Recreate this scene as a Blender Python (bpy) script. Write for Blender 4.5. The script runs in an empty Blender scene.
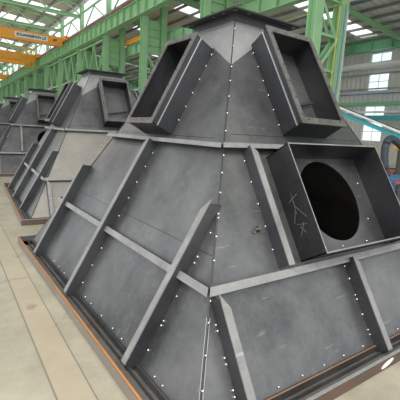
import bpy, bmesh, math, random
from mathutils import Vector, Matrix
from mathutils.geometry import delaunay_2d_cdt
random.seed(5)
SC = bpy.context.scene
COL = SC.collection
# ------------------------------------------------------------------ materials
def new_mat(name):
    m = bpy.data.materials.new(name); m.use_nodes = True
    return m, m.node_tree.nodes, m.node_tree.links, m.node_tree.nodes['Principled BSDF']
def simple(name, c, rough=.55, metal=0.0, var=.12, scale=3.0, bump=0.0):
    m, n, l, b = new_mat(name)
    tc = n.new('ShaderNodeTexCoord'); nz = n.new('ShaderNodeTexNoise')
    nz.inputs['Scale'].default_value = scale; nz.inputs['Detail'].default_value = 5
    l.new(tc.outputs['Object'], nz.inputs['Vector'])
    mx = n.new('ShaderNodeMix'); mx.data_type = 'RGBA'
    mx.inputs['A'].default_value = (*[x*(1-var) for x in c], 1); mx.inputs['B'].default_value = (*[min(1, x*(1+var)) for x in c], 1)
    l.new(nz.outputs['Fac'], mx.inputs['Factor']); l.new(mx.outputs['Result'], b.inputs['Base Color'])
    b.inputs['Roughness'].default_value = rough; b.inputs['Metallic'].default_value = metal
    if bump:
        bp = n.new('ShaderNodeBump'); bp.inputs['Strength'].default_value = bump; bp.inputs['Distance'].default_value = .01
        l.new(nz.outputs['Fac'], bp.inputs['Height']); l.new(bp.outputs['Normal'], b.inputs['Normal'])
    return m
def steel(name, dark, light, rough=.42, metal=.75, rust=0.0, scale=1.6, chalk=True):
    """hot rolled plate with blotchy mill scale, scratches and faint rust"""
    m, n, l, b = new_mat(name)
    tc = n.new('ShaderNodeTexCoord')
    n1 = n.new('ShaderNodeTexNoise'); n1.inputs['Scale'].default_value = scale; n1.inputs['Detail'].default_value = 8; n1.inputs['Roughness'].default_value = .65
    l.new(tc.outputs['Object'], n1.inputs['Vector'])
    n2 = n.new('ShaderNodeTexNoise'); n2.inputs['Scale'].default_value = scale*9; n2.inputs['Detail'].default_value = 6
    n2.inputs['Distortion'].default_value = 1.5
    l.new(tc.outputs['Object'], n2.inputs['Vector'])
    r1 = n.new('ShaderNodeValToRGB'); r1.color_ramp.elements[0].position = .32; r1.color_ramp.elements[1].position = .68
    r1.color_ramp.elements[0].color = (*dark, 1); r1.color_ramp.elements[1].color = (*light, 1)
    mm = n.new('ShaderNodeMath'); mm.operation = 'MULTIPLY_ADD'; mm.inputs[1].default_value = .15; 
    l.new(n2.outputs['Fac'], mm.inputs[0])
    ms = n.new('ShaderNodeMath'); ms.operation = 'MULTIPLY'; ms.inputs[1].default_value = .86
    l.new(n1.outputs['Fac'], ms.inputs[0]); l.new(ms.outputs[0], mm.inputs[2]); l.new(mm.outputs[0], r1.inputs['Fac'])
    out = r1.outputs['Color']
    if chalk:   # thin pale scratches
        mp = n.new('ShaderNodeMapping'); mp.inputs['Scale'].default_value = (1.0, 14.0, 3.0); mp.inputs['Rotation'].default_value = (.5, .7, .9)
        n3 = n.new('ShaderNodeTexNoise'); n3.inputs['Scale'].default_value = 3.0; n3.inputs['Detail'].default_value = 3
        l.new(tc.outputs['Object'], mp.inputs['Vector']); l.new(mp.outputs['Vector'], n3.inputs['Vector'])
        r3 = n.new('ShaderNodeValToRGB'); r3.color_ramp.elements[0].position = .66; r3.color_ramp.elements[1].position = .72
        l.new(n3.outputs['Fac'], r3.inputs['Fac'])
        mf = n.new('ShaderNodeMath'); mf.operation = 'MULTIPLY'; mf.inputs[1].default_value = .35
        l.new(r3.outputs['Color'], mf.inputs[0])
        mx = n.new('ShaderNodeMix'); mx.data_type = 'RGBA'; mx.inputs['B'].default_value = (*[min(1, x*1.7) for x in light], 1)
        l.new(mf.outputs[0], mx.inputs['Factor']); l.new(out, mx.inputs['A']); out = mx.outputs['Result']
    if rust:
        n4 = n.new('ShaderNodeTexNoise'); n4.inputs['Scale'].default_value = 4.5; n4.inputs['Detail'].default_value = 7
        l.new(tc.outputs['Object'], n4.inputs['Vector'])
        r4 = n.new('ShaderNodeValToRGB'); r4.color_ramp.elements[0].position = .62-.4*rust; r4.color_ramp.elements[1].position = .8-.35*rust
        l.new(n4.outputs['Fac'], r4.inputs['Fac'])
        mx2 = n.new('ShaderNodeMix'); mx2.data_type = 'RGBA'; mx2.inputs['B'].default_value = (.17, .095, .065, 1)
        l.new(r4.outputs['Color'], mx2.inputs['Factor']); l.new(out, mx2.inputs['A']); out = mx2.outputs['Result']
    l.new(out, b.inputs['Base Color'])
    mr = n.new('ShaderNodeMapRange'); mr.inputs['To Min'].default_value = rough-.1; mr.inputs['To Max'].default_value = rough+.16
    l.new(mm.outputs[0], mr.inputs['Value']); l.new(mr.outputs['Result'], b.inputs['Roughness'])
    b.inputs['Metallic'].default_value = metal
    bp = n.new('ShaderNodeBump'); bp.inputs['Strength'].default_value = .12; bp.inputs['Distance'].default_value = .004
    l.new(n2.outputs['Fac'], bp.inputs['Height']); l.new(bp.outputs['Normal'], b.inputs['Normal'])
    return m
M = {}
M['plate'] = steel('mill_scale_plate', (.072, .073, .076), (.215, .215, .215), .38, .7)
M['litplate'] = steel('light_struck_plate', (.26, .24, .215), (.38, .355, .32), .45, .35)  # paler copy of the plate steel, imitates light falling on the face
M['collar'] = steel('sky_sheen_plate', (.26, .26, .262), (.42, .42, .42), .45, .45)  # pale base colour stands in for sky reflected by the tilted collar
M['box'] = steel('dark_plate', (.030, .031, .034), (.072, .073, .078), .42, .6)
M['web'] = steel('profile_web', (.055, .057, .062), (.105, .108, .116), .45, .6)
M['flange_strip'] = steel('profile_flange', (.23, .228, .223), (.38, .375, .366), .5, .5, scale=5)
M['chuteflange'] = steel('rusty_flange', (.10, .096, .093), (.20, .19, .18), .5, .5, rust=.05, scale=5)
M['frame'] = steel('frame_steel', (.13, .12, .11), (.21, .195, .18), .55, .3, rust=.25, scale=3)
M['frame_side'] = steel('frame_side_rust', (.10, .075, .065), (.17, .125, .105), .6, .3, rust=.4, scale=3)
M['chalk'] = simple('chalk', (.15, .15, .15), .9, 0, .6, 60)
M['topflange'] = steel('top_flange_steel', (.022, .023, .026), (.05, .05, .055), .6, .1)
M['taupe'] = simple('taupe_dust', (.27, .235, .20), .8, 0, .2, 5)
M['rustlip'] = simple('rust_orange_edge', (.50, .215, .065), .8, 0, .35, 6)
M['rustlip2'] = simple('brown_rust_line', (.27, .15, .09), .8, 0, .35, 8)
M['edge'] = simple('cut_edge', (.55, .56, .58), .35, .6, .2, 20)
M['bolt'] = simple('zinc', (.8, .8, .78), .25, .8, .1, 10)
M['seam'] = simple('weld_seam', (.05, .05, .05), .5, .5, .4, 30)
M['green'] = simple('green_paint', (.34, .59, .32), .5, 0, .14, 1.2)
M['green2'] = simple('wall_beam_green_paint', (.20, .50, .28), .5, 0, .12, 1.2)
M['orange'] = simple('orange_paint', (1.0, .42, .05), .45, 0, .06, 1)
M['yellow'] = simple('yellow_paint', (.85, .52, .04), .45, 0, .08, 2)
M['redrail'] = simple('red_conductor', (.34, .07, .09), .5, 0, .2, 2)
M['white'] = simple('white_panel', (.92, .92, .90), .5, 0, .03, 2)
M['ink'] = simple('black_ink', (.04, .04, .10), .6, 0, .05, 2)
M['purlin'] = simple('grey_purlin', (.26, .265, .26), .6, .2, .15, 2)
M['teal'] = simple('teal_paint', (.05, .36, .42), .5, 0, .12, 2)
M['greymetal'] = simple('galvanised', (.42, .43, .43), .45, .4, .15, 2)
M['palemetal'] = simple('pale_duct', (.78, .79, .78), .45, .2, .1, 1.5)
M['rubber'] = simple('dark_hose', (.035, .045, .06), .55, 0, .25, 8)
M['bluemachine'] = simple('blue_paint', (.04, .13, .24), .45, 0, .2, 3)
M['darkmachine'] = simple('dark_iron', (.07, .065, .06), .6, .2, .4, 5)
M['redpaint'] = simple('red_paint', (.55, .07, .05), .5, 0, .1, 3)
M['bluecable'] = simple('blue_cable', (.10, .22, .5), .5, 0, .05, 3)
M['yellowcable'] = simple('yellow_cable', (.85, .62, .12), .5, 0, .05, 3)
M['whitecable'] = simple('white_cable', (.65, .65, .62), .5, 0, .05, 3)
M['concrete_pale'] = simple('pale_panel', (.62, .58, .50), .8, 0, .12, 2)
def corrugated(name, c, axis, period, amp=.35):
    m, n, l, b = new_mat(name)
    tc = n.new('ShaderNodeTexCoord'); w = n.new('ShaderNodeTexWave'); w.wave_type = 'BANDS'; w.bands_direction = axis
    w.inputs['Scale'].default_value = 1/period*.314*1.0
    l.new(tc.outputs['Object'], w.inputs['Vector'])
    nz = n.new('ShaderNodeTexNoise'); nz.inputs['Scale'].default_value = .6; l.new(tc.outputs['Object'], nz.inputs['Vector'])
    mx = n.new('ShaderNodeMix'); mx.data_type = 'RGBA'
    mx.inputs['A'].default_value = (*[x*.82 for x in c], 1); mx.inputs['B'].default_value = (*[x*1.12 for x in c], 1)
    l.new(nz.outputs['Fac'], mx.inputs['Factor']); l.new(mx.outputs['Result'], b.inputs['Base Color'])
    bp = n.new('ShaderNodeBump'); bp.inputs['Strength'].default_value = 1; bp.inputs['Distance'].default_value = amp*.1
    l.new(w.outputs['Fac'], bp.inputs['Height']); l.new(bp.outputs['Normal'], b.inputs['Normal'])
    b.inputs['Roughness'].default_value = .5; b.inputs['Metallic'].default_value = .1
    return m
M['roof'] = corrugated('roof_sheet', (.82, .81, .79), 'Y', .4)
M['roof_main'] = corrugated('roof_sheet_main', (.78, .75, .70), 'Y', .5)
M['wall'] = corrugated('wall_sheet', (.64, .63, .59), 'Y', .35)
def glass_mat():
    m = bpy.data.materials.new('dusty_pane'); m.use_nodes = True
    n, l = m.node_tree.nodes, m.node_tree.links; n.clear()
    o = n.new('ShaderNodeOutputMaterial'); t = n.new('ShaderNodeBsdfTransparent'); t.inputs['Color'].default_value = (.86, .93, .93, 1)
    g = n.new('ShaderNodeBsdfGlossy'); g.inputs['Roughness'].default_value = .2
    x = n.new('ShaderNodeMixShader'); x.inputs[0].default_value = .06
    l.new(t.outputs[0], x.inputs[1]); l.new(g.outputs[0], x.inputs[2]); l.new(x.outputs[0], o.inputs[0])
    return m
M['pane'] = glass_mat()
def floor_mat():
    m, n, l, b = new_mat('concrete_floor')
    tc = n.new('ShaderNodeTexCoord'); sp = n.new('ShaderNodeSeparateXYZ'); l.new(tc.outputs['Object'], sp.inputs[0])
    def mth(op, a, b_=None, c=None):
        q = n.new('ShaderNodeMath'); q.operation = op
        for i, v in enumerate((a, b_, c)):
            if v is None: continue
            if isinstance(v, (int, float)): q.inputs[i].default_value = v
            else: l.new(v, q.inputs[i])
        return q.outputs[0]
    n1 = n.new('ShaderNodeTexNoise'); n1.inputs['Scale'].default_value = 1.3; n1.inputs['Detail'].default_value = 9; n1.inputs['Roughness'].default_value = .7
    l.new(tc.outputs['Object'], n1.inputs['Vector'])
    r = n.new('ShaderNodeValToRGB'); r.color_ramp.elements[0].position = .3; r.color_ramp.elements[1].position = .72
    r.color_ramp.elements[0].color = (.29, .258, .19, 1); r.color_ramp.elements[1].color = (.50, .46, .36, 1)
    l.new(n1.outputs['Fac'], r.inputs['Fac'])
    # tan strip between two joints
    X, Y = sp.outputs['X'], sp.outputs['Y']
    strip = mth('MULTIPLY', mth('GREATER_THAN', X, .48), mth('LESS_THAN', X, .685))
    mx = n.new('ShaderNodeMix'); mx.data_type = 'RGBA'; mx.inputs['B'].default_value = (.47, .385, .275, 1)
    l.new(mth('MULTIPLY', strip, .55), mx.inputs['Factor']); l.new(r.outputs['Color'], mx.inputs['A'])
    j = None
    for x0, w in ((.48, .006), (.685, .005), (1.3, .006), (-2.6, .01), (4.4, .01)):
        q = mth('LESS_THAN', mth('ABSOLUTE', mth('SUBTRACT', X, x0)), w); j = q if j is None else mth('MAXIMUM', j, q)
    for y0 in (4.1, 10.4, 16.8, 1.2):
        j = mth('MAXIMUM', j, mth('MULTIPLY', mth('LESS_THAN', mth('ABSOLUTE', mth('SUBTRACT', Y, y0)), .006), mth('LESS_THAN', X, .685)))
    mj = n.new('ShaderNodeMix'); mj.data_type = 'RGBA'; mj.inputs['B'].default_value = (.17, .15, .12, 1)
    l.new(mth('MULTIPLY', j, .75), mj.inputs['Factor']); l.new(mx.outputs['Result'], mj.inputs['A'])
    # dark oily stains
    n2 = n.new('ShaderNodeTexNoise'); n2.inputs['Scale'].default_value = 4.2; n2.inputs['Detail'].default_value = 6
    l.new(tc.outputs['Object'], n2.inputs['Vector'])
    r2 = n.new('ShaderNodeValToRGB'); r2.color_ramp.elements[0].position = .63; r2.color_ramp.elements[1].position = .69
    l.new(n2.outputs['Fac'], r2.inputs['Fac'])
    ms = n.new('ShaderNodeMix'); ms.data_type = 'RGBA'; ms.inputs['B'].default_value = (.20, .18, .15, 1)
    l.new(mth('MULTIPLY', r2.outputs['Color'], .6), ms.inputs['Factor']); l.new(mj.outputs['Result'], ms.inputs['A'])
    l.new(ms.outputs['Result'], b.inputs['Base Color']); b.inputs['Roughness'].default_value = .75
    bp = n.new('ShaderNodeBump'); bp.inputs['Strength'].default_value = .15; bp.inputs['Distance'].default_value = .01
    l.new(n1.outputs['Fac'], bp.inputs['Height']); l.new(bp.outputs['Normal'], b.inputs['Normal'])
    return m
M['floor'] = floor_mat()
# ------------------------------------------------------------------ mesh helpers
class MB:
    def __init__(s): s.v = []; s.f = []; s.map = None
    def add(s, vs, fs):
        o = len(s.v)
        for p in vs: s.v.append(tuple(s.map(*p)) if s.map else tuple(p))
        for f in fs: s.f.append(tuple(i+o for i in f))
    def box(s, x0, x1, y0, y1, z0, z1):
        s.add([(x0,y0,z0),(x1,y0,z0),(x1,y1,z0),(x0,y1,z0),(x0,y0,z1),(x1,y0,z1),(x1,y1,z1),(x0,y1,z1)],
              [(0,3,2,1),(4,5,6,7),(0,1,5,4),(1,2,6,5),(2,3,7,6),(3,0,4,7)]); return s
    def hexa(s, a, b):   # two matching quads
        s.add(list(a)+list(b), [(0,3,2,1),(4,5,6,7),(0,1,5,4),(1,2,6,5),(2,3,7,6),(3,0,4,7)]); return s
    def prism(s, a, b):  # two matching n-gons
        k = len(a); s.add(list(a)+list(b), [tuple(range(k))[::-1], tuple(range(k, 2*k))]+[(i, (i+1) % k, k+(i+1) % k, k+i) for i in range(k)]); return s
    def beam(s, p, q, w, h, up=(0,0,1)):
        p, q = Vector(p), Vector(q); d = (q-p).normalized(); u = Vector(up)
        if abs(d.dot(u)) > .98: u = Vector((0,1,0))
        r = d.cross(u).normalized()*w/2; t = r.cross(d).normalized()*h/2
        s.hexa([p-r-t, p+r-t, p+r+t, p-r+t], [q-r-t, q+r-t, q+r+t, q-r+t]); return s
    def ibeam(s, p, q, w, h, t=.03, up=(0,0,1)):
        p, q = Vector(p), Vector(q); d = (q-p).normalized(); u = Vector(up)
        if abs(d.dot(u)) > .98: u = Vector((0,1,0))
        r = d.cross(u).normalized(); v = r.cross(d).normalized()
        pr = [(-w/2,-h/2),(w/2,-h/2),(w/2,-h/2+t),(t*.4,-h/2+t),(t*.4,h/2-t),(w/2,h/2-t),(w/2,h/2),(-w/2,h/2),(-w/2,h/2-t),(-t*.4,h/2-t),(-t*.4,-h/2+t),(-w/2,-h/2+t)]
        s.prism([p+r*a+v*b for a, b in pr], [q+r*a+v*b for a, b in pr]); return s
    def split(s, name, mat, parent=None):
        """every connected piece becomes an object of its own"""
        par = list(range(len(s.v)))
        def fd(i):
            while par[i] != i: par[i] = par[par[i]]; i = par[i]
            return i
        for f in s.f:
            for i in f[1:]: par[fd(i)] = fd(f[0])
        gr = {}
        for f in s.f: gr.setdefault(fd(f[0]), []).append(f)
        out = []
        for fs in gr.values():
            ids = sorted({i for f in fs for i in f}); mp = {i: k for k, i in enumerate(ids)}
            q = MB(); q.v = [s.v[i] for i in ids]; q.f = [tuple(mp[i] for i in f) for f in fs]; out.append(q.build(name, mat, parent))
        return out
    def tube(s, pts, r, n=8):
        pts = [Vector(p) for p in pts]; rings = []
        for i, p in enumerate(pts):
            d = (pts[min(i+1, len(pts)-1)]-pts[max(i-1, 0)]).normalized()
            u = Vector((0,0,1)) if abs(d.z) < .9 else Vector((1,0,0))
            a = d.cross(u).normalized(); b = a.cross(d)
            rr = r[i] if isinstance(r, (list, tuple)) else r
            rings.append([p+(a*math.cos(k*2*math.pi/n)+b*math.sin(k*2*math.pi/n))*rr for k in range(n)])
        vs = [v for rg in rings for v in rg]; fs = []
        for i in range(len(pts)-1):
            for k in range(n): fs.append((i*n+k, i*n+(k+1) % n, (i+1)*n+(k+1) % n, (i+1)*n+k))
        fs.append(tuple(range(n))[::-1]); fs.append(tuple((len(pts)-1)*n+k for k in range(n)))
        s.add(vs, fs); return s
    def build(s, name, mat, parent=None, smooth=False, bevel=0):
        me = bpy.data.meshes.new(name); me.from_pydata(s.v, [], s.f)
        bm = bmesh.new(); bm.from_mesh(me); bmesh.ops.recalc_face_normals(bm, faces=bm.faces)
        if bevel: bmesh.ops.bevel(bm, geom=bm.edges[:], offset=bevel, segments=1, affect='EDGES', clamp_overlap=True)
        bm.to_mesh(me); bm.free()
        me.materials.append(mat)
        if smooth:
            for p in me.polygons: p.use_smooth = True
        o = bpy.data.objects.new(name, me); COL.objects.link(o)
        if parent: o.parent = parent
        return o
def plate(mb, outline, holes, n0, n1):
    """flat plate with holes in local (u, v), between depths n0 and n1"""
    pts = [Vector(p) for p in outline]; edges = [(i, (i+1) % len(outline)) for i in range(len(outline))]
    for h in holes:
        o = len(pts); pts += [Vector(p) for p in h]; edges += [(o+i, o+(i+1) % len(h)) for i in range(len(h))]
    V, E_, F_, *_r = delaunay_2d_cdt(pts, edges, [], 1, 1e-6)
    def inside(p, poly):
        c = False
        for i in range(len(poly)):
            a, b = poly[i], poly[i-1]
            if (a[1] > p[1]) != (b[1] > p[1]) and p[0] < (b[0]-a[0])*(p[1]-a[1])/(b[1]-a[1])+a[0]: c = not c
        return c
    keep = []
    for f in F_:
        c = sum((V[i] for i in f), Vector((0,0)))/len(f)
        if inside(c, outline) and not any(inside(c, h) for h in holes): keep.append(tuple(f))
    k = len(V)
    cnt = {}
    for f in keep:
        for i in range(len(f)):
            e = (f[i], f[(i+1) % len(f)]); cnt[e] = 1
    side = [(a, b, b+k, a+k) for (a, b) in cnt if (b, a) not in cnt]
    mb.add([(v.x, v.y, n0) for v in V]+[(v.x, v.y, n1) for v in V], [f[::-1] for f in keep]+[tuple(i+k for i in f) for f in keep]+side)
def tag(o, label=None, cat=None, group=None, kind=None):
    if label: o['label'] = label
    if cat: o['category'] = cat
    if group: o['group'] = group
    if kind: o['kind'] = kind
    return o
def empty(name, loc=(0,0,0), rz=0, **k):
    o = bpy.data.objects.new(name, None); COL.objects.link(o); o.location = loc; o.rotation_euler = (0, 0, rz)
    o.empty_display_size = .3
    return tag(o, **k)
def copy_tree(o, parent=None, skip=(), drop=()):
    c = o.copy(); COL.objects.link(c); c.parent = parent
    for ch in list(o.children):
        if ch.name.split('.')[0] in skip or ch in drop: continue
        copy_tree(ch, c, skip, drop)
    return c
# ------------------------------------------------------------------ camera
CAMP = Vector((-2.75024, -3.29536, 1.6))
R_ = Vector((0.81751127, -0.57331661, 0.05462044)); U_ = Vector((0.05684993, 0.17471337, 0.98297677)); F_ = Vector((0.57309983, 0.80048942, -0.17542315))
cd = bpy.data.cameras.new('camera'); cam = bpy.data.objects.new('camera', cd); COL.objects.link(cam)
cam.matrix_world = Matrix(((R_.x, U_.x, -F_.x, CAMP.x), (R_.y, U_.y, -F_.y, CAMP.y), (R_.z, U_.z, -F_.z, CAMP.z), (0,0,0,1)))
cd.sensor_width = 36; cd.lens = 36*378.05/400; cd.clip_end = 500
SC.camera = cam
# ------------------------------------------------------------------ hopper
A0, SA, B0, SB, ZT = 1.744, .5284, 1.976, .6179, 2.65
ZR, ZM, ZB = 1.50, .66, .05
def aa(z): return A0-SA*z
def bb(z): return B0-SB*z
def fmap(face):
    """(u, z along the face surface, n outward) -> hopper coordinates"""
    if face in 'LB':
        s = -1 if face == 'L' else 1; L = math.hypot(1, SA)
        return lambda u, z, n: (s*(aa(z)+n/L), u, z+n*SA/L)
    s = -1 if face == 'R' else 1; L = math.hypot(1, SB)
    return lambda u, z, n: (u, s*(bb(z)+n/L), z+n*SB/L)
def W(face, z): return bb(z) if face in 'LB' else aa(z)
hop = empty('steel_hopper', (0,0,0), 0)
CH = dict(L=(-.225, .30, 1.56, 2.38), R=(-.245, .34, 1.61, 2.43), B=(-.25, .25, 1.66, 2.33), F=(-.25, .25, 1.66, 2.33))
HC = (.078, 1.085, .37)     # round opening on the front face
inner_ribs = []; FRONT = []
def make_hopper():
    K = {f: math.hypot(1, SA if f in 'LB' else SB) for f in 'LRBF'}
    # face plates: lower and upper panel on each side
    for f in 'LRBF':
        holes = []
        if f == 'R':
            k = 48; holes = [[(HC[0]+HC[2]*math.cos(2*math.pi*i/k), HC[1]+HC[2]/K[f]*math.sin(2*math.pi*i/k)) for i in range(k)]]
        m = MB(); m.map = fmap(f); w0, w1 = W(f, ZB), W(f, ZR)
        plate(m, [(-w0, ZB), (w0, ZB), (w1, ZR), (-w1, ZR)], holes, -.008, 0); fp = m.build('face_plate', M['plate'], hop)
        if f == 'R': FRONT.append(fp.data)
        m = MB(); m.map = fmap(f); w0, w1 = W(f, ZR), W(f, ZT); u0, u1, z0, z1 = CH[f]
        hl = [[(u0+.03, z0+.03), (u1-.03, z0+.03), (min(u1-.03, W(f, z1-.03)-.02), z1-.03), (max(u0+.03, -W(f, z1-.03)+.02), z1-.03)]]
        plate(m, [(-w0, ZR), (w0, ZR), (w1, ZT), (-w1, ZT)], [], -.008, 0); m.build('upper_face_plate', M['plate'], hop)
    # collar plates near the mouth, reflected sky painted in as a paler tone, V shaped against the corner
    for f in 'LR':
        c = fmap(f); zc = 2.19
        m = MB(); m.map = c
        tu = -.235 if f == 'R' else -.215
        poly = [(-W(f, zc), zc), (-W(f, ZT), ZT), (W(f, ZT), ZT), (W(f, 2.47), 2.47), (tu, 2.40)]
        m.prism([(u, z, 0) for u, z in poly], [(u, z, .005) for u, z in poly]); m.build('collar_plate', M['collar'], hop)['label'] = 'V-cut collar plate under the mouth with sky sheen painted in'
    # ribs: angle profiles, web towards the viewer side, flange parallel to the face
    def rib(f, u, z0, z1, taper=.10, d=.10, ub=None):
        ub = u if ub is None else ub   # position at the foot (the ribs lean a little)
        m = MB(); m.map = fmap(f); zt = z1-taper*.3
        U = lambda z: ub+(u-ub)*(z-z0)/(z1-z0)
        pr = [(z0, 0), (z0, d), (zt, d), (z1, .02), (z1, 0)]
        m.prism([(U(z), z, n) for z, n in pr], [(U(z)+.008, z, n) for z, n in pr])
        r = m.build('stiffener_rib', M['web'], hop)
        m = MB(); m.map = fmap(f); zp = zt+(.03 if taper else 0)
        pr = [(-.001, z0), (.055, z0), (.055, zt-.05), (-.001, zp)]
        m.prism([(U(z)+o, z, d) for o, z in pr], [(U(z)+o, z, d+.008) for o, z in pr])
        m.build('rib_flange', M['flange_strip'], r)['label'] = 'pale outer flange of the rib'
        return r
    for f in 'LB':
        rib(f, -1.325, .05, 1.12, ub=-1.25); rib(f, 1.265, .03, 1.12, ub=1.32); rib(f, -.05, .03, 1.475, 0, ub=.05)
    rib('R', -1.42, .03, .62); rib('R', 1.38, .03, .62); rib('R', -.06, .03, .645, 0); inner_ribs.append(rib('R', -.78, .68, 1.475, 0)); rib('R', .72, .68, 1.475, 0)
    rib('F', -1.40, .10, .62); rib('F', 1.36, .10, .62); rib('F', -.04, .10, 1.475, 0)
    # horizontal ring bars
    for f in 'LRBF':
        for z, d, name in ((ZM, .055, 'middle_bar'), (ZR, .06, 'ring_bar')):
            w = W(f, z); e = .7*d
            m = MB(); m.map = fmap(f)
            m.hexa([(-w, z-.004, 0), (w, z-.004, 0), (w, z+.004, 0), (-w, z+.004, 0)], [(-w-e, z-.004, d), (w+e, z-.004, d), (w+e, z+.004, d), (-w-e, z+.004, d)])
            b = m.build(name, M['web'], hop)
            m = MB(); m.map = fmap(f); h = .042 if z == ZM else .03
            w2 = w+e
            m.hexa([(-w2-h*.5, z-h, d), (w2+h*.5, z-h, d), (w2, z+.004, d), (-w2, z+.004, d)], [(-w2-h*.5-.006, z-h, d+.008), (w2+h*.5+.006, z-h, d+.008), (w2+.006, z+.004, d+.008), (-w2-.006, z+.004, d+.008)])
            m.build('bar_flange', M['flange_strip'], b)['label'] = 'pale outer flange of the bar'
    # rectangular inlet chutes with bolted angle flanges
    for f in 'LRB':
        u0, u1, z0, z1 = CH[f]; d = .235; t = .008; k = K[f]
        m = MB(); m.map = fmap(f)
        for (a, b, c, e) in ((u0, u0+t, z0, z1), (u1-t, u1, z0, z1), (u0, u1, z0, z0+t), (u0, u1, z1-t, z1)):
            m.hexa([(a, c, -.0), (b, c, -.0), (b, e, -.0), (a, e, -.0)], [(a, c, d), (b, c, d), (b, e, d), (a, e, d)])
        ch = m.build('inlet_chute', M['box'], hop)
        m = MB(); m.map = fmap(f); wI, wO = .036, .014
        o = [(u0-wO, z0-wO), (u1+wO, z0-wO), (u1+wO, z1+wO), (u0-wO, z1+wO)]; i_ = [(u0+wI, z0+wI), (u1-wI, z0+wI), (u1-wI, z1-wI), (u0+wI, z1-wI)]
        plate(m, o, [i_], d-.001, d+.010)
        fl = m.build('chute_flange', M['chuteflange'], ch); fl['label'] = 'brownish bolted flange round the opening'
        m = MB(); m.map = fmap(f)   # inner leg of the flange angle along the outside of the chute
        for (a, b) in ((u0-.010, u0), (u1, u1+.010)):
            m.hexa([(a, z0, d-.062), (b, z0, d-.062), (b, z1, d-.062), (a, z1, d-.062)], [(a, z0, d-.054), (b, z0, d-.054), (b, z1, d-.054), (a, z1, d-.054)])
        m.split('angle_edge', M['edge'], ch)
        m = MB(); m.map = fmap(f)
        m.hexa([(u0+.05, z0+.22, .03), (u1-.05, z0+.30, .03), (u1-.05, z0+.32, .03), (u0+.05, z0+.24, .03)], [(u0+.05, z0+.22, .05), (u1-.05, z0+.30, .05), (u1-.05, z0+.32, .05), (u0+.05, z0+.24, .05)])
        m.build('inner_brace', M['web'], ch)
        m = MB(); m.map = fmap(f)
        n = 6
        for q in range(n):
            zz = z0+.06+(z1-z0-.12)*q/(n-1)
            for u in (u0+.022, u1-.022): m.box(u-.007, u+.007, zz-.006, zz+.006, d+.009, d+.0125)
        for q in range(4):
            u = u0+.08+(u1-u0-.16)*q/3
            for zz in (z0+.02, z1-.02): m.box(u-.007, u+.007, zz-.006, zz+.006, d+.009, d+.0125)
        m.split('bolt_hole', M['seam'], fl)
    # big square hood round the circular opening
    u0, u1, z0, z1, d = -.54, .66, .69, 1.43, .25
    m = MB(); m.map = fmap('R'); t = .008
    for (a, b, c, e) in ((u0, u0+t, z0, z1), (u1-t, u1, z0, z1), (u0, u1, z0, z0+t), (u0, u1, z1-t, z1)):
        m.hexa([(a, c, 0), (b, c, 0), (b, e, 0), (a, e, 0)], [(a, c, d), (b, c, d), (b, e, d), (a, e, d)])
    hd = m.build('square_hood', M['box'], hop); hd['label'] = 'open square hood around the round hole'
    m = MB(); m.map = fmap('R')
    plate(m, [(u0-.001, z0-.001), (u1+.001, z0-.001), (u1+.001, z1+.001), (u0-.001, z1+.001)], [[(u0+t, z0+t), (u1-t, z0+t), (u1-t, z1-t), (u0+t, z1-t)]], d, d+.002)
    m.build('hood_edge', M['flange_strip'], hd)['label'] = 'bright cut edge of the hood'
    m = MB(); m.map = fmap('R'); m.box(-.92, -.875, .93, .94, 0, .035).box(-.875, -.865, .92, .96, 0, .035).box(-.93, -.91, .915, .93, .0, .02)
    m.build('welded_lug', M['chuteflange'], hop)
    m = MB(); m.map = fmap('R'); X = u0-.0015   # chalk strokes on the hood's outer side
    for (z_a, n_a, z_b, n_b) in ((1.07, .07, 1.10, .17), (1.12, .12, .98, .11), (1.03, .12, .93, .06), (1.03, .12, .94, .19), (.92, .08, .90, .17), (.90, .10, .85, .14), (.92, .15, .84, .08)):
        d_ = Vector((z_b-z_a, n_b-n_a)).normalized()*.0022; px_, py_ = -d_.y, d_.x
        m.hexa([(X, z_a+px_, n_a+py_), (X, z_a-px_, n_a-py_), (X, z_b-px_, n_b-py_), (X, z_b+px_, n_b+py_)], [(X+.002, z_a+px_, n_a+py_), (X+.002, z_a-px_, n_a-py_), (X+.002, z_b-px_, n_b-py_), (X+.002, z_b+px_, n_b+py_)])
    m.build('chalk_mark', M['chalk'], hd)['label'] = 'faint handwritten chalk marks'
    # top mouth flange
    m = MB(); zf = ZT+.075; h = .455; w = aa(ZT)
    plate(m, [(-h, -h), (h, -h), (h, h), (-h, h)], [[(-.29, -.29), (.29, -.29), (.29, .29), (-.29, .29)]], zf, zf+.012)
    tf = m.build('top_flange', M['topflange'], hop)
    m = MB()
    for s in (-1, 1):
        m.box(-w, w, s*w-.004, s*w+.004, ZT-.003, zf); m.box(s*w-.004, s*w+.004, -w, w, ZT-.003, zf)
    m.build('mouth_neck', M['box'], hop)
    m = MB()
    for s in (-1, 1):
        for q in range(6):
            c = -.39+.78*q/5; m.box(c-.008, c+.008, s*.40-.008, s*.40+.008, zf-.003, zf+.014); m.box(s*.40-.008, s*.40+.008, c-.008, c+.008, zf-.003, zf+.014)
    m.split('hole_light_dot', M['bolt'], tf)  # pale dots imitate daylight showing through the flange holes
    # base frame: outer upright channel, floor plate and inner ledge
    X, Y, HF = 1.862, 2.09, .09
    m = MB()
    for s in (-1, 1):
        m.box(-X, X, s*Y-.006, s*Y+.006, .0, HF); m.box(s*X-.006, s*X+.006, -Y, Y, 0, HF)
        m.box(-X, X, min(s*Y, s*(Y-.20)), max(s*Y, s*(Y-.20)), .012, .022); m.box(min(s*X, s*(X-.19)), max(s*X, s*(X-.19)), -Y, Y, .012, .022)
    bf = m.build('base_frame', M['frame'], hop)
    m = MB()
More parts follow.
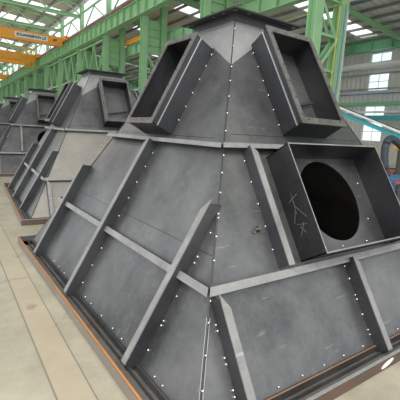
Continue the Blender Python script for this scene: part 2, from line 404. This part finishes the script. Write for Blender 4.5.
    for s in (-1, 1):
        x1 = aa(.06)+.01; y1 = bb(.06)+.01
        m.box(-x1, x1, s*y1-.005, s*y1+.005, .02, .075); m.box(s*x1-.005, s*x1+.005, -y1, y1, .02, .075)
        m.box(-x1-.045, x1+.045, s*(y1+.045)-.005, s*(y1+.045)+.005, .02, .05); m.box(s*(x1+.045)-.005, s*(x1+.045)+.005, -y1, y1, .02, .05)
    m.split('inner_ledge', M['plate'], bf)
    m = MB()
    for s in (-1, 1): m.box(s*X-.007, s*X+.007, -Y, Y, HF-.002, HF+.005)
    for o in m.split('rusty_lip', M['rustlip'], bf): o['label'] = 'orange rusted upper edge of the frame'
    m = MB()
    for s in (-1, 1): m.box(-X, X, s*(Y+.008)-.0015, s*(Y+.008)+.0015, .004, HF-.006)
    for o in m.split('rusty_side', M['frame_side'], bf): o['label'] = 'brown rusted outer side of the frame'
    m = MB().prism([(-.16+.08*math.cos(q*.524), -Y-.0105, .045+.022*math.sin(q*.524)+.015*math.cos(q*.524)) for q in range(12)], [(-.16+.08*math.cos(q*.524), -Y-.0095, .045+.022*math.sin(q*.524)+.015*math.cos(q*.524)) for q in range(12)])
    m.build('paint_mark', M['white'], bf)['label'] = 'white paint blotch on the brown frame side'
    m = MB()
    for s in (-1, 1): m.box(s*(X+.008)-.0015, s*(X+.008)+.0015, -Y, Y, .004, HF-.006)
    for o in m.split('pale_side', M['taupe'], bf): o['label'] = 'dusty taupe outer side of the frame'
    m = MB()
    for s in (-1, 1): m.box(-X, X, s*Y-.010, s*Y+.010, HF-.002, HF+.004)
    for o in m.split('steel_lip', M['edge'], bf): o['label'] = 'bare bright upper edge of the frame'
    m = MB()
    for s in (-1, 1):
        x1 = aa(.06)+.01; y1 = bb(.06)+.01; m.box(-x1, x1, s*y1-.0055, s*y1+.0055, .074, .077)
    m.split('rust_line', M['rustlip2'], bf)
    # seams on the corners and across the plates
    m = MB()
    for sx in (-1, 1):
        for sy in (-1, 1):
            m.tube([(sx*(aa(z)+.001), sy*(bb(z)+.001), z) for z in (ZB, ZM, ZR, ZT)], .006, 6)
    m.split('corner_weld', M['seam'], hop)
    m = MB()
    for sx in (-1, 1):
        for sy in (-1, 1):
            for o in (-.014, .010):
                m.tube([(sx*(aa(z)+.002)+(o if o < 0 else 0)*0, sy*(bb(z)+.002)-sy*max(o, 0)*1.2, z) if o > 0 else (sx*(aa(z)+.002)+sx*o, sy*(bb(z)+.003), z) for z in (ZB, .3, .52)], .0025, 5)
    for o in m.split('plate_edge', M['edge'], hop): o['label'] = 'bright cut plate edge along the lower corner'
    m = MB(); m.map = fmap('L'); m.box(-1.45, 1.45, .82, .824, 0, .0015); m.build('plate_joint', M['seam'], hop)
    m = MB(); m.map = fmap('R'); m.box(-aa(1.72), aa(1.72), 1.60, 1.604, 0, .0015); m.build('plate_joint', M['seam'], hop)
    m = MB(); m.map = fmap('L'); m.box(-bb(1.72)+.02, bb(1.72)-.02, 1.56, 1.564, 0, .0015); m.build('plate_joint', M['seam'], hop)
def bolts():
    m = MB(); m.tube([(0,0,-.004), (0,0,.004), (0,0,.009)], [.008, .008, .005], 8)
    proto = m.build('bolt', M['bolt'], hop, True)
    pts = []
    def on(f, u, z, n=.004): pts.append((f, u, z, n))
    for z in (.22, .36, .50, .60, .80, .93, 1.06, 1.19, 1.32, 1.44, 1.62, 1.76, 1.90, 2.04, 2.17, 2.38, 2.56): on('R', -aa(z)+.004, z)
    for z in (.14, .17, .29, .32, .45, .48): on('R', -1.43, z)
    for z in (.80, .95, 1.10, 1.25, 1.40): on('R', -.79, z)
    for z in (.78, .95, 1.18, 1.38): on('R', -.70, z)
    for z in (.14, .17, .27, .37, .40, .51, .60): on('R', -.07, z)
    for z in (.15, .30, .45): on('R', .02, z)
    for u in (-1.30, -1.1, -.88, -.66, -.44, -.2, .08, .3, .55, .8): on('R', u, .095)
    for u in (-.3, .0, .35): on('R', u, .735)
    on('R', -.15, 1.44); on('R', .25, 1.44); on('R', .5, .9); on('R', .56, 1.2)
    for z in (1.70, 1.83, 1.96, 2.09, 2.22, 2.35): on('R', -.254, z)
    for z in (1.70, 1.83, 1.96, 2.09, 2.22, 2.33): on('L', -.234, z)
    for z in (.17, .33, .36, .52, .74, .78, .94, 1.04): on('L', -1.265-.085*z, z)
    for z in (.16, .32, .48, .78, .95, 1.1, 1.25, 1.38): on('L', .035-.068*z, z)
    for u in (-1.55, -1.45, -1.12, -.95, -.78, -.55, -.3, -.15, .15, .3, .5, .7, .9): on('L', u, .095)
    for u in (-.75, -.35): on('L', u, .83)
    pts_ = pts[:100]
    for i, (f, u, z, n) in enumerate(pts_):
        b = proto if i == 0 else proto.copy()
        if i: COL.objects.link(b); b.parent = hop
        mp = fmap(f); b.location = mp(u, z, n)
        nn = (Vector(mp(u, z, 1))-Vector(mp(u, z, 0)))
        b.rotation_euler = nn.to_track_quat('Z', 'Y').to_euler()
make_hopper(); bolts()
spots = [(.371, 4.966, -.08), (.526, 11.022, -.14), (.62, 17.1, -.12)]
for i, (x, y, r) in enumerate(spots):
    c = copy_tree(hop, None, skip=('bolt', 'square_hood', 'welded_lug'), drop=inner_ribs if i == 0 else ()); c.location = (x, y, 0); c.rotation_euler = (0, 0, r)
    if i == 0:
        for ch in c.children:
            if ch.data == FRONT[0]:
                ch.data = ch.data.copy(); ch.data.materials[0] = M['litplate']; ch['label'] = 'front plate with the light falling on it painted in paler'
    tag(c, ['dark steel pyramid hopper directly behind the nearest one, second in the row', 'dark steel pyramid hopper third in the row, its round hole partly visible',
            'farthest steel pyramid hopper, only a sliver seen at the left edge'][i], 'hopper', 'row of steel hoppers on the workshop floor')
tag(hop, 'nearest and largest dark steel pyramid hopper, filling most of the photo', 'hopper', 'row of steel hoppers on the workshop floor')
# ------------------------------------------------------------------ hall frame
RH = -math.radians(1.2)
Nh = Vector((math.cos(RH), math.sin(RH), 0)); Dh = Vector((-math.sin(RH), math.cos(RH), 0))
def HP(l, a, z=0): return Vector((CAMP.x, CAMP.y, 0))+Nh*l+Dh*a+Vector((0, 0, z))
def hall(name, l=0, a=0, z=0, **k): return empty(name, HP(l, a, z), RH, **k)
def hbuild(mb, name, mat, l=0, a=0, z=0, **k):
    o = mb.build(name, mat); o.location = HP(l, a, z); o.rotation_euler = (0, 0, RH); return tag(o, **k)
hbuild(MB().box(-16, 24.2, -14, 130, -.2, 0), 'floor', M['floor'], kind='structure')
A_C = [8.9+6.4*k for k in range(17)]
# side wall with window openings
wins = []
m = MB()
m.map = lambda a, z, n: (24+n, a, z)
holes = []
for k in range(-1, 16):
    a0 = 14.35+6.4*k
    for z0, z1 in ((6.78, 7.38), (4.95, 6.15), (3.3, 3.98), (1.65, 2.95)): holes.append([(a0, z0), (a0+1.45, z0), (a0+1.45, z1), (a0, z1)])
plate(m, [(-6, 0), (125, 0), (125, 8.3), (-6, 8.3)], holes, 0, .12)
hbuild(m, 'wall_right', M['wall'], kind='structure')
for i, h in enumerate(holes):
    (a0, z0), (a1, _), (_, z1), _q = h
    f = MB()
    for (x0, x1, y0, y1) in ((a0, a0+.05, z0, z1), (a1-.05, a1, z0, z1), (a0, a1, z0, z0+.05), (a0, a1, z1-.05, z1), ((a0+a1)/2-.012, (a0+a1)/2+.012, z0, z1)): f.box(.0+24.02, 24.10, x0, x1, y0, y1)
    if z1-z0 > 1: f.box(24.02, 24.1, a0, a1, (z0+z1)/2-.02, (z0+z1)/2+.02)
    w = hbuild(f, 'window_%d' % (i+1), M['palemetal'], kind='structure')
    f = MB().box(24.05, 24.06, a0+.05, a1-.05, z0+.05, z1-.05); p = f.build('pane', M['pane'], w)
# wall rails and pipes
def long_thing(name, mat, box, label, cat, **k):
    o = hbuild(MB().box(*box), name, mat, label=label, cat=cat, **k); return o
b = MB().ibeam((23.7, -6, 7.85), (23.7, 125, 7.85), .4, .75, .04)
for k in range(-4, 90): b.box(23.52, 23.7, 1.4*k+.2, 1.4*k+.24, 7.5, 8.2)
hbuild(b, 'wall_beam', M['green2'], label='broad green beam along the top of the far side wall', cat='beam')
hbuild(MB().box(23.75, 23.98, -6, 125, 4.0, 4.22), 'wall_beam', M['green2'], label='narrow green rail halfway up the far side wall', cat='beam')
hbuild(MB().tube([(23.3, -6, 6.46), (23.3, 125, 6.46)], .2, 12), 'air_duct', M['palemetal'], label='pale round air duct along the far wall under the green beam', cat='duct')
hbuild(MB().tube([(23.7, -6, 6.0), (23.7, 125, 6.0)], .06, 8), 'pipe', M['greymetal'], label='thin grey pipe just below the pale air duct', cat='pipe')
hbuild(MB().tube([(23.6, -6, 4.72), (23.6, 125, 4.72)], .03, 8), 'pipe', M['bluecable'], label='thin blue pipe across the lower part of the big window', cat='pipe')
hbuild(MB().tube([(23.7, -6, 5.05), (23.7, 125, 5.05)], .05, 8), 'pipe', M['greymetal'], label='thin grey pipe just above the blue pipe', cat='pipe')
hbuild(MB().box(23.7, 23.95, -6, 125, 3.5, 3.62), 'cable_tray', M['palemetal'], label='pale cable tray on the wall below the green rail', cat='cable tray')
hbuild(MB().box(22.5, 22.8, 8, 14.9, 2.95, 3.25), 'machine_beam', M['teal'], label='horizontal teal beam in front of the far wall at the right', cat='beam')
hbuild(MB().box(22, 23.9, 8.5, 30, .0, 1.5), 'low_partition', M['concrete_pale'], label='pale low partition in front of the far wall', cat='partition')
# next bay roof
def roofmap(l, a, n): return (l, a, 9.35-(l-11.5)*.092+n)
m = MB(); m.map = lambda l, a, n: roofmap(l, a, n)
holes = []
for k in range(-1, 16):
    a0 = 15.0+6.4*k-3.2*0
    holes.append([(12.6, a0), (23.2, a0), (23.2, a0+1.2), (12.6, a0+1.2)])
plate(m, [(11.0, -6), (24.3, -6), (24.3, 125), (11.0, 125)], holes, 0, .05)
hbuild(m, 'ceiling_side_bay', M['roof'], kind='structure')
m = MB()
for i in range(12):
    l = 11.6+i*1.1; z = roofmap(l, 0, 0)[2]
    m.box(l-.04, l+.04, -6, 125, z-.16, z-.01)
hbuild(m, 'trim_1', M['purlin'], kind='structure')
for a in A_C[:14]:
    for da in (-1.6,):
        o = hbuild(MB().ibeam((11.3, 0, 9.05), (23.9, 0, 7.9), .15, .30, .02), 'roof_rafter', M['green'], 0, a+da,
               label='green rafter under the side bay roof, standing close behind its neighbours', cat='rafter', group='rafters of the side bay roof')
# main bay roof (the half above the viewer) with openings for daylight
def rz(l): return 11.75+(10.6-l)*.10
m = MB(); m.map = lambda l, a, n: (l, a, rz(l)+n)
holes = []
for k in range(-2, 14):
    a0 = 12.4+6.4*k
    holes.append([(-11, a0), (9.6, a0), (9.6, a0+2.3), (-11, a0+2.3)])
plate(m, [(-12, -8), (10.6, -8), (10.6, 118), (-12, 118)], holes, 0, .06)
hbuild(m, 'ceiling_main_bay', M['roof_main'], kind='structure')
m = MB()
for i in range(14):
    l = 10+(-1.55)*i; m.box(l-.05, l+.05, -8, 118, rz(l)-.2, rz(l)-.01)
hbuild(m, 'trim_2', M['purlin'], kind='structure')
for i, a in enumerate(A_C):
    t = hall('roof_truss', 10.3, a, 10.6, label='green lattice roof truss spanning the main bay above the cranes', cat='roof truss', group='green roof trusses of the main bay')
    m = MB().ibeam((0, 0, .1), (-22, 0, .1), .22, .26, .03); m.build('bottom_chord', M['green'], t)
    m = MB().beam((0, 0, 1.0), (-22, 0, 3.1), .16, .16); m.build('top_chord', M['green'], t)
    m = MB()
    for q in range(8):
        x0 = -q*2.7; m.beam((x0, 0, .2), (x0-1.35, 0, 1.0+(-x0+1.35)*.095), .09, .09); m.beam((x0-1.35, 0, 1.0+(-x0+1.35)*.095), (x0-2.7, 0, .2), .09, .09)
    m.build('lattice_web', M['green'], t)
    m = MB().beam((.1, 0, -1.5), (.1, 0, 1.05), .3, .3); m.build('post', M['green'], t)
# knee braces between posts, clerestory
for bi, a in enumerate(A_C[:-1]):
    t = hall('clerestory_frame', 10.4, a, 0, label='green braced frame of the bright strip above the crane rail', cat='bracing', group='braced frames above the crane rail')
    for z in (9.27, 11.0): MB().box(-.06, .06, .2, 6.2, z-.06, z+.06).build('rail', M['green'], t)
    for y in (.3, 6.1): MB().beam((0, y, 9.35), (0, 3.2, 10.9), .08, .08).build('brace', M['green'], t)
hbuild(MB().box(10.75, 10.8, -8, 118, 9.3, 10.05), 'gutter_board', M['purlin'], label='dark gutter board behind the crane rail', cat='gutter')
# runway girder of the main bay
g = hall('crane_runway_girder', 0, 0, 0, label='long green crane girder running along the row of columns from top centre to far left', cat='girder')
m = MB().ibeam((10.0, -8, 8.56), (10.0, 118, 8.56), .42, .88, .035); m.build('girder_beam', M['green'], g)
m = MB()
k = -8.0
while k < 85:
    m.box(9.81, 9.99, k, k+.03, 8.16, 8.96); k += 1.07
m.split('stiffener', M['green'], g)
m = MB()
k = 60.0
while k < 40:
    m.box(10.01, 10.19, k, k+.03, 8.04, 8.96); k += 1.07
if m.v: m.split('stiffener', M['green'], g)
MB().box(9.95, 10.05, -8, 118, 9.0, 9.12).build('rail', M['darkmachine'], g)
hbuild(MB().box(9.70, 9.76, -8, 118, 9.02, 9.12), 'conductor_rail', M['redrail'], label='dark red conductor rail along the top of the long green girder', cat='rail')
g = hall('crane_runway_girder', 0, 0, 0, label='lower green crane girder of the side bay seen behind the columns', cat='girder')
m = MB().ibeam((11.85, -8, 7.2), (11.85, 118, 7.2), .35, .7, .03); m.build('girder_beam', M['green'], g)
m = MB(); k = -8.0
while k < 85:
    m.box(11.69, 11.84, k, k+.03, 6.88, 7.52); k += 1.07
if m.v: m.split('stiffener', M['green'], g)
# columns
def make_column():
    t = hall('steel_column', 10.2, A_C[0], 0)
    MB().ibeam((0, 0, 0), (0, 0, 8.12), .36, .36, .035, (0,1,0)).build('leg', M['green'], t)
    MB().ibeam((1.25, 0, 0), (1.25, 0, 8.9), .38, .36, .03, (0,1,0)).build('leg', M['green'], t)
    w = MB().box(.2, 1.05, -.012, .012, 6.1, 8.0).build('web_plate', M['green'], t)
    m = MB()
    for z in (6.1, 6.55, 7.05, 7.5, 7.95): m.box(.2, 1.05, -.12, .12, z-.015, z+.015)
    m.split('web_stiffener', M['green'], w)
    z = 0.3; i = 0
    while z < 6.0:
        z2 = min(z+1.15, 6.08)
        a, b = ((.1, z), (1.05, z2)) if i % 2 else ((1.05, z), (.1, z2))
        MB().beam((a[0], -.12, a[1]), (b[0], -.12, b[1]), .10, .05, (0,1,0)).beam((a[0], .12, a[1]), (b[0], .12, b[1]), .10, .05, (0,1,0)).build('lacing_bar', M['green'], t)
        z = z2; i += 1
    for z in (1.5, 3.9, 5.0): MB().box(.1, 1.05, -.13, .13, z-.04, z+.04).build('cross_bar', M['green'], t)
    MB().box(-.35, 1.5, -.35, .35, 0, .05).build('base_plate', M['green'], t)
    return t
c0 = make_column()
cl = ['green lattice column with yellow and blue hoses, right of the nearest hopper', 'green column rising behind the mouth flange of the nearest hopper',
      'broad green column with a plated head, standing left of the nearest hopper mouth', 'green column rising just behind the mouth of the second hopper']
for i, a in enumerate(A_C):
    c = c0 if i == 0 else copy_tree(c0)
    c.location = HP(10.2, a)
    tag(c, cl[i] if i < 4 else 'distant green column in the receding row at the far left', 'column', 'row of green columns under the crane girder' if i < 4 else 'distant green columns at far left')
xc = copy_tree(c0); xc.location = HP(10.2, 2.5); tag(xc, 'green column farthest to the right, beyond the dark hose', 'column')
# side wall columns
for i in range(0, 0):
    hbuild(MB().ibeam((0, 0, 0), (0, 0, 7.6), .3, .3, .03, (0,1,0)), 'wall_post', M['green'], 23.3, 17.6+6.4*i, label='slender green post standing against the far side wall', cat='post', group='green posts along the far side wall')
# vertical bracing lattice between distant columns
for k in (3, 4, 5):
    a = A_C[k]
    m = MB()
    pts = [.35+i*1.14 for i in range(6)]
    t = hall('bracing_truss', 10.2, a, 0, label=['pale green zigzag bracing truss nearest to the plated column', 'second green zigzag bracing truss down the column row', 'farthest green zigzag bracing truss down the column row'][k-3], cat='bracing')
    for z in (5.5, 7.9): MB().box(-.05, .05, .3, 6.08, z-.05, z+.05).build('chord', M['green'], t)
    for i in range(5): MB().beam((0, pts[i], 5.56 if i % 2 else 7.84), (0, pts[i+1], 7.84 if i % 2 else 5.56), .07, .07).build('diagonal', M['green'], t)
# overhead cranes
def text(s, size, loc, parent, rot=(math.pi/2, 0, 0), ext=.004):
    cu = bpy.data.curves.new('t', 'FONT'); cu.body = s; cu.size = size; cu.align_x = 'CENTER'; cu.align_y = 'CENTER'; cu.extrude = ext; cu.offset = .014
    o = bpy.data.objects.new('t', cu); COL.objects.link(o)
    dg = bpy.context.evaluated_depsgraph_get(); me = bpy.data.meshes.new_from_object(o.evaluated_get(dg))
    bpy.data.objects.remove(o); r = bpy.data.objects.new('lettering', me); COL.objects.link(r); me.materials.clear(); me.materials.append(M['ink'])
    r.parent = parent; r.location = loc; r.rotation_euler = rot; return r
def crane(a, label, double=False, sign=False):
    t = hall('overhead_crane', 9.9, a, 9.12, label=label, cat='crane', group='orange overhead cranes')
    MB().box(-20, -.25, -.3, .3, -.42, .38).build('bridge_girder', M['orange'], t)
    if double: MB().box(-20, -.25, 3.2, 3.8, -.42, .38).build('bridge_girder', M['orange'], t)
    MB().box(-.28, .28, -1.2, 4.6 if double else 1.2, .02, .38).build('end_carriage', M['orange'], t)
    for y in (-.9, .9): MB().tube([(-.07, y, .1), (.07, y, .1)], .1, 12).build('wheel', M['darkmachine'], t)
    if sign:
        s = MB().box(-4.25, -1.55, -.325, -.305, -.22, .22).build('sign_panel', M['white'], t)
        text('SCLIANGSHOV LZ', .30, (-2.9, -.332, 0), s)
        text('10T', .26, (-.95, -.309, 0), t)
    if double:
        m = MB()
        for x in (-1.7, -.6):
            for y in (-.5, .4): m.beam((x, y, -1.1), (x, y, 1.0), .07, .07)
        for z in (-1.1, -.5, .1, .9):
            for y in (-.5, .4): m.beam((-1.7, y, z), (-.6, y, z), .06, .06)
        m.box(-1.7, -.6, -.5, .4, -1.14, -1.1)
        m.build('service_platform', M['yellow'], t)
        m = MB()
        for q in range(14): m.beam((-19+q*1.3, -.28, .38), (-19+q*1.3, -.28, 1.0), .04, .04)
        m.beam((-20, -.28, 1.0), (-.6, -.28, 1.0), .05, .05)
        m.build('handrail', M['yellow'], t)
    return t
crane(38.2, 'nearest orange overhead crane, the one with the lettered white sign', sign=True)
crane(50.0, 'orange double-girder overhead crane with yellow platform, behind the lettered one', double=True)
crane(75.0, 'farthest orange overhead crane at the left edge of the photo')
t = hall('overhead_crane', 11.85, 26.2, 7.65, label='small orange crane in the side bay, seen between two green columns', cat='crane')
MB().box(-.15, .15, -3.2, 2.0, 0, .35).build('end_carriage', M['orange'], t)
MB().box(.1, 11.0, -1.6, -1.1, -.1, .38).build('bridge_girder', M['orange'], t)
MB().box(.2, 1.3, -.9, .1, .1, .75).build('hoist', M['orange'], t)
# hoses on nearest column
def cable(name, mat, pts, r, label):
    m = MB().tube(pts, r, 6); hbuild(m, name, mat, label=label, cat='cable')
a = 8.55
cable('hanging_cable', M['yellowcable'], [(10.95, a, 5.9), (10.93, a, 4.5), (10.9, a, 3.4), (10.75, a-.05, 2.5), (10.6, a, 1.9)], .016, 'yellow cable hanging beside the nearest green column')
cable('hanging_cable', M['bluecable'], [(11.25, a, 6.0), (11.24, a, 4.6), (11.2, a, 3.2), (11.15, a, 2.0)], .018, 'blue cable hanging beside the nearest green column')
cable('hanging_cable', M['whitecable'], [(11.38, a, 5.8), (11.38, a, 4.3), (11.34, a, 2.4)], .018, 'whitish cable hanging beside the nearest green column')
cable('sagging_cable', M['yellowcable'], [(10.95, a+.08, 5.95), (10.8, 12, 5.8), (10.8, 15.3, 5.95)], .013, 'yellow cable slung between columns behind the hopper')
cable('sagging_cable', M['bluecable'], [(11.15, a+.65, 6.0), (11.0, 12, 5.65), (11.0, 14.8, 5.8)], .013, 'blue cable slung between columns behind the hopper')
cable('sagging_cable', M['yellowcable'], [(10.95, a-.08, 5.95), (10.9, 6, 6.0), (10.9, 2.5, 5.9)], .013, 'yellow cable leading right from the nearest green column')
cable('sagging_cable', M['bluecable'], [(11.25, a-.08, 6.05), (11.2, 6, 5.8), (11.2, 2.5, 5.7)], .013, 'blue cable leading right from the nearest green column')
# ------------------------------------------------------------------ machines at the right edge (placed along world coordinates)
def ray(px, py, depth):
    return CAMP+(F_+R_*((px-200)/378.05)-U_*((py-200)/378.05))*depth
def wthing(name, pt, **k): return empty(name, (pt.x, pt.y, 0), RH, **k)
# inclined conveyor
p, q = ray(338, 112, 12), ray(415, 143, 10)
t = empty('inclined_conveyor', (p.x, p.y, 0), 0, label='teal and white inclined conveyor descending to the right behind the hopper', cat='conveyor')
o = Vector((p.x, p.y, 0)); p -= o; q -= o
MB().beam(p, q, .25, .08).build('side_frame', M['teal'], t)
MB().beam(p+Vector((0,0,.16)), q+Vector((0,0,.13)), .12, .05).build('belt', M['white'], t)
MB().beam(p+Vector((.0,0,.20)), q+Vector((0,0,.17)), .05, .02).build('cover', M['darkmachine'], t)
for f in (.05, .97):
    r = p.lerp(q, f); MB().beam((r.x, r.y, 0), (r.x, r.y, r.z), .1, .1).build('leg', M['teal'], t)
# extraction hose
h = [ray(*u) for u in ((384.5, 166, 7), (384.5, 158, 7), (385, 148, 7), (387, 141, 7.02), (391, 138, 7.05), (397, 142, 7.1), (404, 149, 7.15), (411, 155, 7.2))]
base = h[0].copy()
pts = []
for i in range(len(h)-1):
    for s in range(6): pts.append(h[i].lerp(h[i+1], s/6))
pts.append(h[-1])
pts = [Vector(x) for x in pts]
for _ in range(4): pts = [pts[0]]+[(pts[i-1]+pts[i]*2+pts[i+1])/4 for i in range(1, len(pts)-1)]+[pts[-1]]
pts = [Vector((base.x, base.y, 1.12))]+pts
m = MB().tube([v-Vector((base.x, base.y, 0)) for v in pts], [.064+(.007 if i % 2 else 0) for i in range(len(pts))], 12)
ho = m.build('extraction_hose', M['rubber'], None, True); ho.location = (base.x, base.y, 0); tag(ho, 'thick dark corrugated hose arching over the machine at the right edge', 'hose')
# welding/dust machine with blue body below the hose, yellow arm beside it
c = h[0]-Nh*-.30-Dh*.1
t = wthing('dust_extractor', c, label='blue machine under the arching dark hose at the right edge', cat='machine')
MB().box(-.5, .35, -.2, .5, .12, 1.0).build('body', M['bluemachine'], t, bevel=.03)
MB().tube([(-.30, .1, .98), (-.30, .1, 1.1)], .11, 16).build('inlet_collar', M['darkmachine'], t)
MB().box(-.35, .2, -.23, -.2, .45, .85).build('front_panel', M['darkmachine'], t)
for x in (-.4, .25):
    for y in (-.1, .4): MB().tube([(x, y-.03, .06), (x, y+.03, .06)], .06, 10).build('wheel', M['darkmachine'], t)
MB().beam((-.5, -.25, .92), (.35, -.25, .92), .035, .035).build('handle', M['redpaint'], t)
c = ray(402, 146, 9)
t = wthing('robot_arm', c, label='yellow jointed machine arm behind the dark hose at the right edge', cat='machine')
z = c.z
MB().tube([(0, 0, 0), (0, 0, .5), (0, 0, .6)], [.28, .25, .18], 14).build('pedestal', M['darkmachine'], t)
MB().beam((0, 0, .5), (-.05, 0, z), .10, .11).build('lower_arm', M['darkmachine'], t, bevel=.03)
MB().beam((-.1, 0, z-.05), (.75, 0, z-.15), .12, .13).build('upper_arm', M['yellow'], t, bevel=.03)
MB().tube([(-.05, -.1, z-.02), (-.05, .1, z-.02)], .1, 14).build('joint', M['yellow'], t)
# pallets of parts further back
for i, (px, py, dd, mt, s) in enumerate(((372, 150, 12, 'darkmachine', 1.0), (396, 152, 14, 'greymetal', .8), (408, 160, 11.5, 'redpaint', .5))):
    c = ray(px, py, dd)
    t = wthing('work_bench', c, label=['dark workbench behind the square hood of the hopper', 'grey steel workbench beyond the dark hose', 'red trimmed workbench at the right edge'][i], cat='bench')
    MB().box(-s, s, -.35, .35, .74, .80).build('bench_top', M[mt], t)
    for x in (-s+.05, s-.05):
        for y in (-.3, .3): MB().beam((x, y, 0), (x, y, .75), .06, .06).build('leg', M['darkmachine'], t)
    MB().box(-s*.7, s*.5, -.3, .3, .2, .25).build('shelf', M['darkmachine'], t)
# ------------------------------------------------------------------ light
w = bpy.data.worlds.new('sky'); SC.world = w; w.use_nodes = True
bg = w.node_tree.nodes['Background']; bg.inputs[0].default_value = (.93, .97, 1.0, 1); bg.inputs[1].default_value = 1.0
def lamp(l, a, z, power):  # added fill lamps out of view, brightening the hopper faces and hall
    ld = bpy.data.lights.new('hall_fill', 'AREA'); ld.shape = 'DISK'; ld.size = 1.2; ld.energy = power; ld.color = (1, .97, .93)
    o = bpy.data.objects.new('hall_fill_light', ld); COL.objects.link(o); o.location = HP(l, a, z)
for l, a, p_ in ((-3.5, -3, 650), (2.5, -6, 350), (-3, 30, 300)): lamp(l, a, 10.4, p_)
SC.view_settings.view_transform = 'Standard'; SC.view_settings.look = 'None'; SC.view_settings.gamma = 1
SC.view_settings.use_curve_mapping = False; SC.view_settings.exposure = .62
